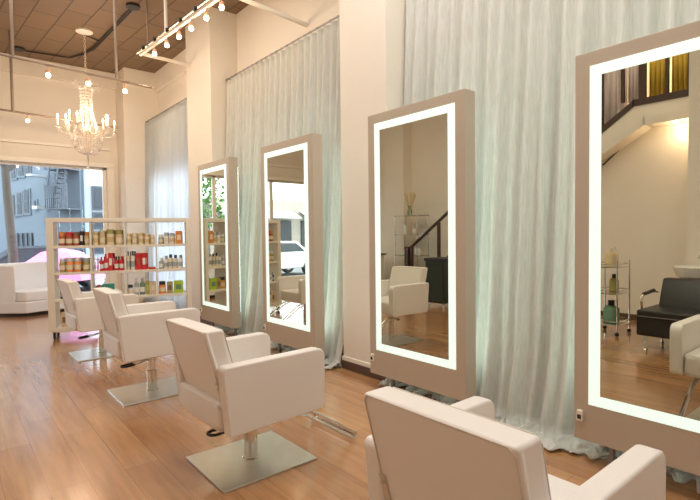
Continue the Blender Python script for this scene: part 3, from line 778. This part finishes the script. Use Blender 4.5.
# soffit under stair, with a recessed lamp
b = MB(); b.prism([(3.9, 2.25), (2.75, 2.93), (2.75, 3.05), (3.9, 2.40)], 0, XS, XS+0.32); b.prism([(2.76, 2.93), (YF, 2.93), (YF, 3.05), (2.76, 3.05)], 0, XS, XS+0.32)
struct(b.build('trim_6', M_wall, smooth=False))
t = thing('downlight', 'small round downlight under the stair soffit in the big mirror', 'lamp', (XS+0.17, 2.3, 2.925))
b = MB(); b.lathe([(0.03, 0), (0.055, 0), (0.055, -0.02), (0.03, -0.02)], n=16); b.build('bezel', M_chrome, t)
b = MB(); b.lathe([(0, -0.012), (0.032, -0.012), (0.032, -0.004), (0, -0.004)], n=16); b.build('bulb', M_bulb, t)
point('downlight_glow', (XS+0.17, 2.3, 2.84), 9, WARM, 0.03)
b = MB(); b.box(XS, XS+0.6, 1.35, 2.12, 0, ZC); struct(b.build('wall_partition', M_wall, smooth=False))
b = MB(); b.box(XS, XS+0.02, 2.05, 7.6, 0, 0.09); struct(b.build('baseboard_left', M_base_dark))

# shampoo chair
M_basin = mat('white_ceramic', (0.82, 0.80, 0.76), 0.15, noise=(4, 0.02))
t = thing('shampoo_chair', 'low black leather shampoo chair with a chrome arm and white basin behind', 'chair', (-0.45, 1.95, 0))
b = MB(); b.pad(-0.70, 0, -0.36, 0.30, 0.16, 0.46, (0.0, 0, 0.01), 6); b.build('seat', M_blackleather, t, bevel=0.02)
b = MB(); b.tube([(0.006, -0.34, 0.39), (0.006, 0.28, 0.39)], 0.006, 6); b.build('front_seam', M_grey, t)
sh = Matrix(((1, 0, -0.45, 0.45*0.42), (0, 1, 0, 0), (0, 0, 1, 0), (0, 0, 0, 1)))
b = MB(); b.pad(-0.60, -0.44, -0.30, 0.22, 0.44, 0.80, (0.01, 0, 0), 6, M=sh); b.build('backrest', M_blackleather, t, bevel=0.03)
for y in (-0.36, 0.28):
    b = MB(); b.tube([(-0.12, y, 0.44), (-0.10, y, 0.54)]+[(-0.16+0.06*math.cos(R(a)), y, 0.56+0.06*math.sin(R(a))) for a in (0, 45, 90)]+[(-0.45, y, 0.64), (-0.62, y, 0.62)], 0.014, 8); ar = b.build('armrest', M_chrome, t)
    b = MB(); b.tube([(-0.18, y, 0.632), (-0.50, y, 0.652)], 0.022, 8); b.build('arm_pad', M_blackleather, ar)
for x in (-0.62, -0.06):
    for y in (-0.28, 0.22):
        b = MB(); b.lathe([(0.03, 0), (0.02, 0.02), (0.02, 0.17), (0, 0.17)], (x, y, 0), 12); b.build('leg', M_chrome, t)
t = thing('shampoo_basin', 'white ceramic shampoo basin on a pedestal behind the black chair', 'basin', (-1.53, 1.93, 0))
b = MB(); b.lathe([(0, 0.72), (0.10, 0.74), (0.22, 0.80), (0.27, 0.92), (0.25, 0.93), (0.20, 0.84), (0.08, 0.79), (0, 0.78)], n=28); b.build('bowl', M_basin, t)
b = MB(); b.box(-0.16, 0.12, -0.14, 0.14, 0, 0.72); b.build('pedestal', M_black, t, bevel=0.02)
b = MB(); b.tube([(-0.2, 0, 0.85), (-0.2, 0, 1.02), (-0.12, 0, 1.06), (-0.05, 0, 1.03)], 0.012, 8); b.build('faucet', M_chrome, t)

# trolley
t = thing('supply_trolley', 'chrome three tier trolley of salon bottles under the stairs', 'trolley', (-1.15, 2.82, 0))
for x in (-0.2, 0.2):
    for y in (-0.16, 0.16):
        b = MB(); b.tube([(x, y, 0.05), (x, y, 1.0)], 0.010, 8); b.build('post', M_chrome, t)
        b = MB(); b.ball((x, y, 0.028), 0.028, 10); b.build('caster', M_black, t)
for z in (0.14, 0.55, 0.90):
    b = MB(); b.box(-0.21, 0.21, -0.17, 0.17, z, z+0.012)
    for (x0, x1, y0, y1) in ((-.21, .21, -.175, -.165), (-.21, .21, .165, .175), (-.215, -.205, -.17, .17), (.205, .215, -.17, .17)): b.box(x0, x1, y0, y1, z+0.045, z+0.055)
    b.build('tray', M_chrome, t)
def loose(kind, c, cap, lab, loc, r, h, grp):
    o = thing(kind, lab, 'bottle', loc, 0, grp)
    b = MB(); hb = h*0.78; b.lathe([(0, 0), (r, 0.004), (r, hb*0.8), (r*0.7, hb*0.95), (r*0.35, hb), (0, hb)], n=14); b.build('bottle_body', PM[c], o)
    b = MB(); b.lathe([(0, hb), (r*0.42, hb), (r*0.42, h), (0, h)], n=12); b.build('cap', PM[cap], o)
loose('shampoo_bottle', 'cream', 'white', 'large cream bottle on the trolley top tray, nearer the stair wall', (-1.27, 2.84, 0.9125), .07, .26, 'bottles on the trolley')
loose('shampoo_bottle', 'tan', 'cream', 'large tan bottle on the trolley top tray, nearer the open room', (-1.08, 2.80, 0.9125), .07, .25, 'bottles on the trolley')
loose('shampoo_bottle', 'olive', 'black', 'dark olive bottle on the trolley middle tray', (-1.25, 2.82, 0.5625), .06, .24, 'bottles on the trolley')
loose('shampoo_bottle', 'green', 'black', 'green jug on the trolley bottom tray', (-1.12, 2.80, 0.1525), .10, .30, 'bottles on the trolley')

# dark waste cabinet and glass etagere
t = thing('waste_cabinet', 'dark green black waste cabinet beside the stair foot', 'cabinet', (-1.45, 5.98, 0))
b = MB(); b.box(-0.25, 0.25, -0.22, 0.22, 0.08, 0.86)
M_dkgreen = mat('dark_green_laminate', (0.02, 0.032, 0.022), 0.35, noise=(10, 0.1)); b.build('body', M_dkgreen, t, bevel=0.005)
b = MB(); b.box(-0.27, 0.27, -0.24, 0.24, 0.86, 0.92); b.build('top', M_black, t, bevel=0.006)
b = MB(); b.box(0.25, 0.262, -0.20, 0.20, 0.12, 0.82); d = b.build('door', M_dkgreen, t, bevel=0.003)
b = MB(); b.tube([(0.268, 0.15, 0.5), (0.29, 0.15, 0.5), (0.29, 0.15, 0.65), (0.268, 0.15, 0.65)], 0.006, 6); b.build('handle', M_chrome, d)
for x in (-0.2, 0.2):
    for y in (-0.17, 0.17):
        b = MB(); b.lathe([(0.018, 0), (0.018, 0.08)], (x, y, 0), 10); b.build('leg', M_chrome, t)
EX, EY = -2.85, 8.10
t = thing('glass_etagere', 'glass display shelves with round ends, standing against the left wall', 'shelf unit', (EX, EY, 0))
for z in (0.35, 0.85, 1.35, 1.80):
    b = MB(); b.lathe([(0, 0), (1, 0), (1, 0.012), (0, 0.012)], (0, 0, 0), 32, Matrix.Translation((0, 0, z)) @ Matrix.Diagonal((0.30, 0.52, 1, 1))); b.build('glass_shelf', M_shelfglass, t)
for x, y in ((-0.2, -0.36), (-0.2, 0.36), (0.2, -0.36), (0.2, 0.36)):
    b = MB(); b.tube([(x, y, 0), (x, y, 1.84)], 0.012, 8); b.build('post', M_chrome, t)
for (y, z, r, h, c, lab) in ((-0.2, 0.862, .08, .16, 'white', 'white bowl on the glass shelves, near the room'), (0.15, 0.862, .07, .2, 'silver', 'silver canister on the glass shelves'), (-0.1, 1.362, .06, .14, 'silver', 'small silver pot on the upper glass shelf'), (0.2, 1.362, .05, .22, 'white', 'slim white vase on the upper glass shelf')):
    b = MB(); b.lathe([(0, 0), (r*0.7, 0), (r, h*0.5), (r*0.8, h), (0, h*0.96)], n=16); o = b.build('vessel', PM[c], loc=(EX, EY+y, z+0.0005)); tag(o, lab, 'vase', 'vessels on the glass shelves')
t = thing('feather_vase', 'glass vase of pale dried plumes topping the glass shelves', 'vase', (EX, EY+0.05, 1.8125))
b = MB(); b.lathe([(0, 0), (0.05, 0), (0.06, 0.1), (0.035, 0.2), (0.05, 0.24)], n=16); b.build('vessel', M_shelfglass, t)
b = MB()
for k in range(9):
    a = k*0.7; dx, dy = 0.11*math.cos(a), 0.16*math.sin(a); b.tube([(0, 0, 0.02), (dx*0.4, dy*0.4, 0.25), (dx, dy, 0.50+0.03*(k % 3))], [0.003, 0.006, 0.02], 5)
b.build('plumes', PM['tan'], t)
t = thing('reception_desk', 'low pale reception counter near the glass shelves', 'counter', (-2.3, 9.35, 0))
b = MB(); b.box(-0.3, 0.3, -0.55, 0.55, 0, 0.86); b.build('body', M_shelf, t, bevel=0.01)
b = MB(); b.box(-0.34, 0.34, -0.6, 0.6, 0.86, 0.90); b.build('top', M_shelfglass, t, bevel=0.004)
for y, z, c, lab in ((-0.2, 0.0, 'silver', 'small silver jar on the reception counter end nearer the stair'), (0.25, 0, 'white', 'small white jar on the reception counter end nearer the street')):
    b = MB(); b.lathe([(0, 0), (0.05, 0), (0.05, 0.1), (0.03, 0.14), (0, 0.14)], n=14); o = b.build('jar', PM[c], loc=(-2.3, 9.35+y, 0.9005)); tag(o, lab, 'jar', 'jars on the reception counter')

# ------------------------------------------------------------------ street outside
GZ = -0.30
M_asphalt = mat('asphalt', (0.20, 0.21, 0.23), 0.85, noise=(4, 0.15)); M_walk = mat('sidewalk', (0.45, 0.45, 0.46), 0.85, noise=(3, 0.1))
M_bluegrey = mat('blue_grey_stucco', (0.13, 0.165, 0.195), 0.85, noise=(1.2, 0.08)); M_bldwhite = mat('pale_stucco', (0.42, 0.45, 0.47), 0.8, noise=(1, 0.05))
M_darkwin = mat('dark_window_glass', (0.03, 0.04, 0.05), 0.45, noise=(2, 0.3)); M_iron = mat('painted_iron', (0.07, 0.09, 0.11), 0.6, noise=(5, 0.2))
M_bark = mat('tree_bark', (0.085, 0.075, 0.062), 0.9, noise=(9, 0.4), bump=(20, 0.8)); M_leaf = mat('tree_leaves', (0.10, 0.24, 0.05), 0.7, noise=(3, 0.4))
M_pink = mat('hot_pink_canvas', (0.85, 0.24, 0.55), 0.6, noise=(3, 0.06))
b = MB(); b.box(-30, 30, 15.5, 50, GZ-0.3, GZ); tag(b.build('street', M_asphalt, smooth=False), kind='structure')
b = MB(); b.box(-30, 30, YB+0.2, 15.5, GZ-0.3, GZ+0.12); tag(b.build('sidewalk', M_walk, smooth=False), kind='structure')
b = MB(); b.box(XR+0.2, 30, -12, YB+0.2, GZ-0.3, GZ); tag(b.build('alley_ground', M_asphalt, smooth=False), kind='structure')
# blue-grey building; facade runs from far left to near right
t = thing('apartment_building', 'blue grey building across the street with a fire escape', 'building')
fa, fb = Vector((-2.0, 29.0, 0)), Vector((4.15, 21.2, 0)); fd = (fb-fa).normalized(); fn = Vector((fd.y, -fd.x, 0))
if fn.y > 0: fn = -fn
def fp(s, d, z): return fa+fd*s+fn*d+Vector((0, 0, z))
FL = (fb-fa).length
def fbox(mb, s0, s1, d0, d1, z0, z1): mb.hexa([fp(s, d, z) for s in (s0, s1) for d in (d0, d1) for z in (z0, z1)])
b = MB(); _l = fa-fd*14; b.prism([(_l.x, _l.y), (fb.x, fb.y), (fb.x+1.15, fb.y+6), (_l.x+1, _l.y+6)], 2, GZ, 11); b.build('facade', M_bluegrey, t, smooth=False)
def fs(r): # facade coordinate where sight ratio x/y equals r
    return (r*fa.y-fa.x)/(fd.x-r*fd.y)
def fz(s, py, px):
    p = fa+fd*s; dep = (p.x*_F.x+p.y*_F.y); return 1.4+(235.5-py)/485.75*dep
def fwin(pxa, pxb, pya, pyb, m=M_darkwin, nm='window'):
    s0, s1 = fs(px2r(pxa)), fs(px2r(pxb)); z1, z0 = fz((s0+s1)/2, pya, 0), fz((s0+s1)/2, pyb, 0)
    b = MB(); fbox(b, s0-0.06, s1+0.06, 0, 0.05, z0-0.08, z1+0.06); f = b.build(nm, M_bluegrey if m is M_darkwin else m, t, smooth=False)
    b = MB(); fbox(b, s0, s1, 0.05, 0.07, z0, z1); b.build('pane', m, f, smooth=False)
    b = MB(); fbox(b, s0, s1, 0.07, 0.09, (z0+z1)/2-0.03, (z0+z1)/2+0.03); b.build('sash', M_iron, f, smooth=False)
for a_ in ((14, 17.5, 193, 213), (20, 24, 191, 212), (27, 31.5, 188, 211), (36.5, 38.5, 199, 207), (15, 19, 165, 176), (22, 27, 163, 174), (29, 33, 161, 172), (-6, -2, 195, 214), (-14, -10, 197, 215)): fwin(*a_)
s0, s1 = fs(px2r(14.5)), fs(px2r(33)); b = MB(); fbox(b, s0, s1, 0.0, 0.06, GZ, fz(s0, 231, 0)); b.build('garage_door', M_darkwin, t, smooth=False)
b = MB()
for k in range(5): q = s0+(s1-s0)*k/4; fbox(b, q-0.04, q+0.04, 0.06, 0.10, GZ, fz(s0, 231, 0))
b.build('garage_mullions', M_iron, t, smooth=False)
s0, s1 = fs(px2r(36)), fs(px2r(50)); b = MB(); fbox(b, s0, s1, 0, 0.08, GZ, fz(s0, 223, 0)); b.build('entry_door', M_bluegrey, t, smooth=False)
# fire escape
fe = fs(px2r(63)); ff = fs(px2r(84)); zA, zB = fz(fe, 170, 0), fz(fe, 208, 0)
b = MB(); fbox(b, fs(px2r(53.5)), fs(px2r(84)), 0, 0.12, zB-1.6, zA+2.2); b.build('recessed_bay', mat('recess_shade_panel', (0.10, 0.13, 0.16), 0.8, noise=(2, 0.2)), t, smooth=False)  # flat panel on the facade; recess shade is put into its darker colour
b = MB()
for z in (zA, zB, zB-2.2, zA+2.2):
    fbox(b, fe, ff, 0.12, 0.8, z-0.04, z)
    fbox(b, fe, ff, 0.77, 0.8, z+0.85, z+0.9); fbox(b, fe, ff, 0.77, 0.8, z+0.4, z+0.43)
    for k in range(12): q = fe+(ff-fe)*k/11; fbox(b, q-0.012, q+0.012, 0.77, 0.8, z, z+0.9)
b.build('fire_escape_landing', M_iron, t, smooth=False)
b = MB()
m0, m1 = fe+(ff-fe)*0.15, fe+(ff-fe)*0.55
for k in range(9):
    f = k/8; b.hexa([fp(m0+0.25*f+ds, d, zB+(zA-zB)*f+dz) for ds in (0, m1-m0) for d in (0.45, 0.75) for dz in (0, 0.05)])
for s_ in (m0, m1): b.tube([fp(s_, 0.6, zB), fp(s_+0.25, 0.6, zA)], 0.05, 6); b.tube([fp(s_, 0.8, zB+0.9), fp(s_+0.25, 0.8, zA+0.9)], 0.035, 6)
b.build('fire_escape_stair', M_iron, t, smooth=False)
b = MB(); s_ = fs(px2r(48)); fbox(b, s_, fs(px2r(53)), 0.0, 0.9, fz(s_, 177, 0), fz(s_, 175, 0)); fbox(b, s_, fs(px2r(53)), 0.0, 0.7, fz(s_, 208, 0), fz(s_, 205, 0)); b.build('wall_lamp', M_bldwhite, t, smooth=False)
# pale building right of it
t = thing('office_building', 'pale building with tall dark windows right of the blue grey one', 'building')
def pw(px, py, Y, ):  # point on the plane y=Y seen at a picture position (approximate layout helper)
    r = px2r(px); return (r*Y, 1.4+(235.5-py)/485.75*(r*Y*_F.x+Y*_F.y))
x0, z0 = pw(89, 184, 27); x1, z1 = pw(130, 184, 27)
b = MB(); b.box(x0, x1+8, 27, 33, GZ, z0); b.build('facade', M_bldwhite, t, smooth=False)
for (pa, pb, ya, yb) in ((95.5, 106, 187, 207), (95.5, 106, 213, 226), (109, 118, 187, 207), (95.5, 106, 232, 250)):
    xa, za = pw(pa, ya, 27); xb, zb = pw(pb, yb, 27)
    b = MB(); b.box(xa-0.1, xb+0.1, 26.93, 27.0, zb-0.12, za+0.1); f = b.build('window', M_iron, t, smooth=False)
    b = MB(); b.box(xa, xb, 26.90, 26.93, zb, za); b.build('pane', M_darkwin, f, smooth=False)
xa, za = pw(85.5, 170, 26); b = MB(); b.lathe([(0.16, GZ), (0.12, 9), (0, 9)], (xa, 26, 0), 12); b.build('corner_pier', mat('pier_paint', (0.30, 0.38, 0.45), 0.7, noise=(2, 0.1)), t)
# long buildings on the left, for the reflections
t = thing('brick_storefronts', 'tan shop row across the street, glimpsed in the third mirror', 'building')
b = MB(); b.box(-26, -6, 27, 33, GZ, 3.6); b.build('facade', mat('tan_shopfront', (0.42, 0.38, 0.33), 0.8, noise=(1, 0.2)), t, smooth=False)
for k in range(6):
    b = MB(); x = -25+k*3.2; b.box(x, x+2.4, 26.9, 27, 0.2, 2.3); f = b.build('shop_window', M_darkwin, t, smooth=False)
    b = MB(); b.hexa([(xx, yy, zz) for xx in (x-0.1, x+2.5) for yy, zz in ((27, 2.9), (25.8, 2.4)) for zz in (zz, zz+0.04)]); b.build('awning', M_bldwhite, t, smooth=False)
# tree
def tree(x, y, label, leaf_lo=2.6, H=6.5, seed=1, r0=0.2):
    rnd = random.Random(seed)
    t = thing('street_tree', label, 'tree', (x, y, GZ+0.12), 0, 'street trees outside')
    b = MB(); b.tube([(0, 0, 0), (0.02, 0, 1.2), (-0.05, 0.03, 2.6), (-0.10, 0, 4.2), (-0.1, 0.1, 5.6)], [r0*1.25, r0, r0*0.9, r0*0.7, 0.05], 14); b.build('trunk', M_bark, t)
    b = MB()
    for k in range(7):
        a = rnd.uniform(0, 6.28); z = rnd.uniform(3.0, 4.6); b.tube([(-0.08, 0, z), (0.8*math.cos(a), 0.8*math.sin(a), z+0.7), (1.5*math.cos(a), 1.5*math.sin(a), z+1.0)], [0.06, 0.04, 0.015], 6)
    b.build('branches', M_bark, t)
    bm = bmesh.new()
    for k in range(2600):
        a = rnd.uniform(0, 6.28); rr = 1.9*rnd.random()**0.5; z = leaf_lo+(H-leaf_lo)*rnd.random()
        c = Vector((rr*math.cos(a), rr*math.sin(a), z)); s = rnd.uniform(0.06, 0.12)
        u = Vector((rnd.uniform(-1, 1), rnd.uniform(-1, 1), rnd.uniform(-1, 1))).normalized(); v = u.orthogonal().normalized()
        bm.faces.new([bm.verts.new(c+u*s), bm.verts.new(c+v*s*0.6), bm.verts.new(c-u*s), bm.verts.new(c-v*s*0.6)])
    me = bpy.data.meshes.new('foliage'); bm.to_mesh(me); bm.free(); me.materials.append(M_leaf)
    o = bpy.data.objects.new('foliage', me); COL.objects.link(o); o.parent = t; o['kind'] = 'stuff'
tree(1.17, 14.0, 'street tree trunk left of the blue grey building', leaf_lo=4.6, H=7.5, seed=2, r0=0.10)
tree(-0.7, 18.2, 'leafy green street tree reflected in the farthest mirror', leaf_lo=1.9, H=5.5, seed=4, r0=0.14)
# parked cars
def car(x, y, colr, label, rz=0):
    t = thing('parked_car', label, 'car', (x, y, GZ), rz, 'cars parked across the street')
    m = mat('car_paint_%s' % colr[0], colr[1], 0.25, coat=0.0, noise=(2, 0.03))
    body = [(-2.1, 0.35), (-2.15, 0.75), (-1.9, 0.92), (-1.35, 0.98), (-0.75, 1.42), (0.55, 1.45), (1.15, 1.0), (1.9, 0.90), (2.15, 0.65), (2.1, 0.3)]
    b = MB(); b.prism(body, 1, -0.85, 0.85); b.build('body', m, t, bevel=0.06, seg=3)
    for s in (-1, 1):
        b = MB(); b.prism([(-1.15, 1.0), (-0.70, 1.34), (0.50, 1.37), (0.98, 1.0)], 1, s*0.852-0.006, s*0.852+0.006); b.build('side_window', M_darkwin, t, smooth=False)
        for xx in (-1.35, 1.35):
            b = MB(); b.lathe([(0, -0.1), (0.3, -0.1), (0.32, 0), (0.3, 0.1), (0, 0.1)], (0, 0, 0), 20, Matrix.Translation((xx, s*0.80, 0.32)) @ Matrix.Rotation(PI/2, 4, 'X')); w = b.build('wheel', M_black, t)
            b = MB(); b.lathe([(0, -0.11), (0.17, -0.11), (0.17, 0.11), (0, 0.11)], (0, 0, 0), 14, Matrix.Translation((xx, s*0.80, 0.32)) @ Matrix.Rotation(PI/2, 4, 'X')); b.build('hubcap', M_steel, w)
car(2.25, 17.6, ('black', (0.03, 0.035, 0.045)), 'dark parked car behind the left end of the product shelf')
car(7.2, 18.2, ('grey', (0.10, 0.12, 0.14)), 'dark grey parked car farther right on the street')
car(-4.6, 17.2, ('white', (0.75, 0.76, 0.78)), 'white parked car reflected in the third mirror from the right')
# hot pink parasol and skirted table on the sidewalk
t = thing('pink_parasol', 'hot pink canopy with sloping seams outside the window, behind the shelf', 'parasol', (2.12, 13.6, GZ+0.12))
b = MB(); n = 8; zt = 1.24; 
ring0 = [(1.15, 0.58), (0.85, 0.95), (0.45, 1.22), (0.0, 1.32)]
prev = None
for r_, z_ in ring0:
    ring = [b.bm.verts.new((r_*math.cos(2*PI*k/n+0.2), r_*math.sin(2*PI*k/n+0.2), z_)) for k in range(n)] if r_ > 0 else [b.bm.verts.new((0, 0, z_))]
    if prev:
        for k in range(n):
            if len(ring) > 1: b.bm.faces.new((prev[k], prev[(k+1) % n], ring[(k+1) % n], ring[k]))
            else: b.bm.faces.new((prev[k], prev[(k+1) % n], ring[0]))
    prev = ring
cn = b.build('canopy', M_pink, t, smooth=False); s = cn.modifiers.new('thick', 'SOLIDIFY'); s.thickness = 0.006
for k in range(8):
    b = MB(); a = 2*PI*k/8+0.2; b.tube([(r_*math.cos(a)*1.003, r_*math.sin(a)*1.003, z_-0.012) for r_, z_ in ring0], 0.007, 5); b.build('rib', M_grey, t)
b = MB(); b.tube([(0, 0, 0), (0, 0, 1.38)], 0.018, 8); b.build('pole', M_trim, t)
b = MB(); b.lathe([(0.26, 0), (0.26, 0.04), (0.03, 0.08)], n=20); b.build('base', M_grey, t)
t = thing('pink_display_table', 'low round table with a hot pink skirt beside the pink canopy', 'table', (3.95, 12.75, GZ+0.12))
b = MB(); b.lathe([(0.62, 0), (0.60, 0.3), (0.56, 0.56), (0, 0.56)], n=24); b.build('skirt', M_pink, t)
b = MB(); b.lathe([(0, 0.56), (0.60, 0.56), (0.60, 0.59), (0, 0.59)], n=24); b.build('tabletop', M_bldwhite, t)
# added wall, unseen; dims the daylight reaching the nearer bays
t = thing('daylight_dimming_wall', 'added pale wall outside the side windows, unseen, dimming daylight on the nearer curtains', 'building')
b = MB(); b.box(11.5, 13, -10, 7.2, GZ, 4.0); b.build('facade', M_bldwhite, t, smooth=False)
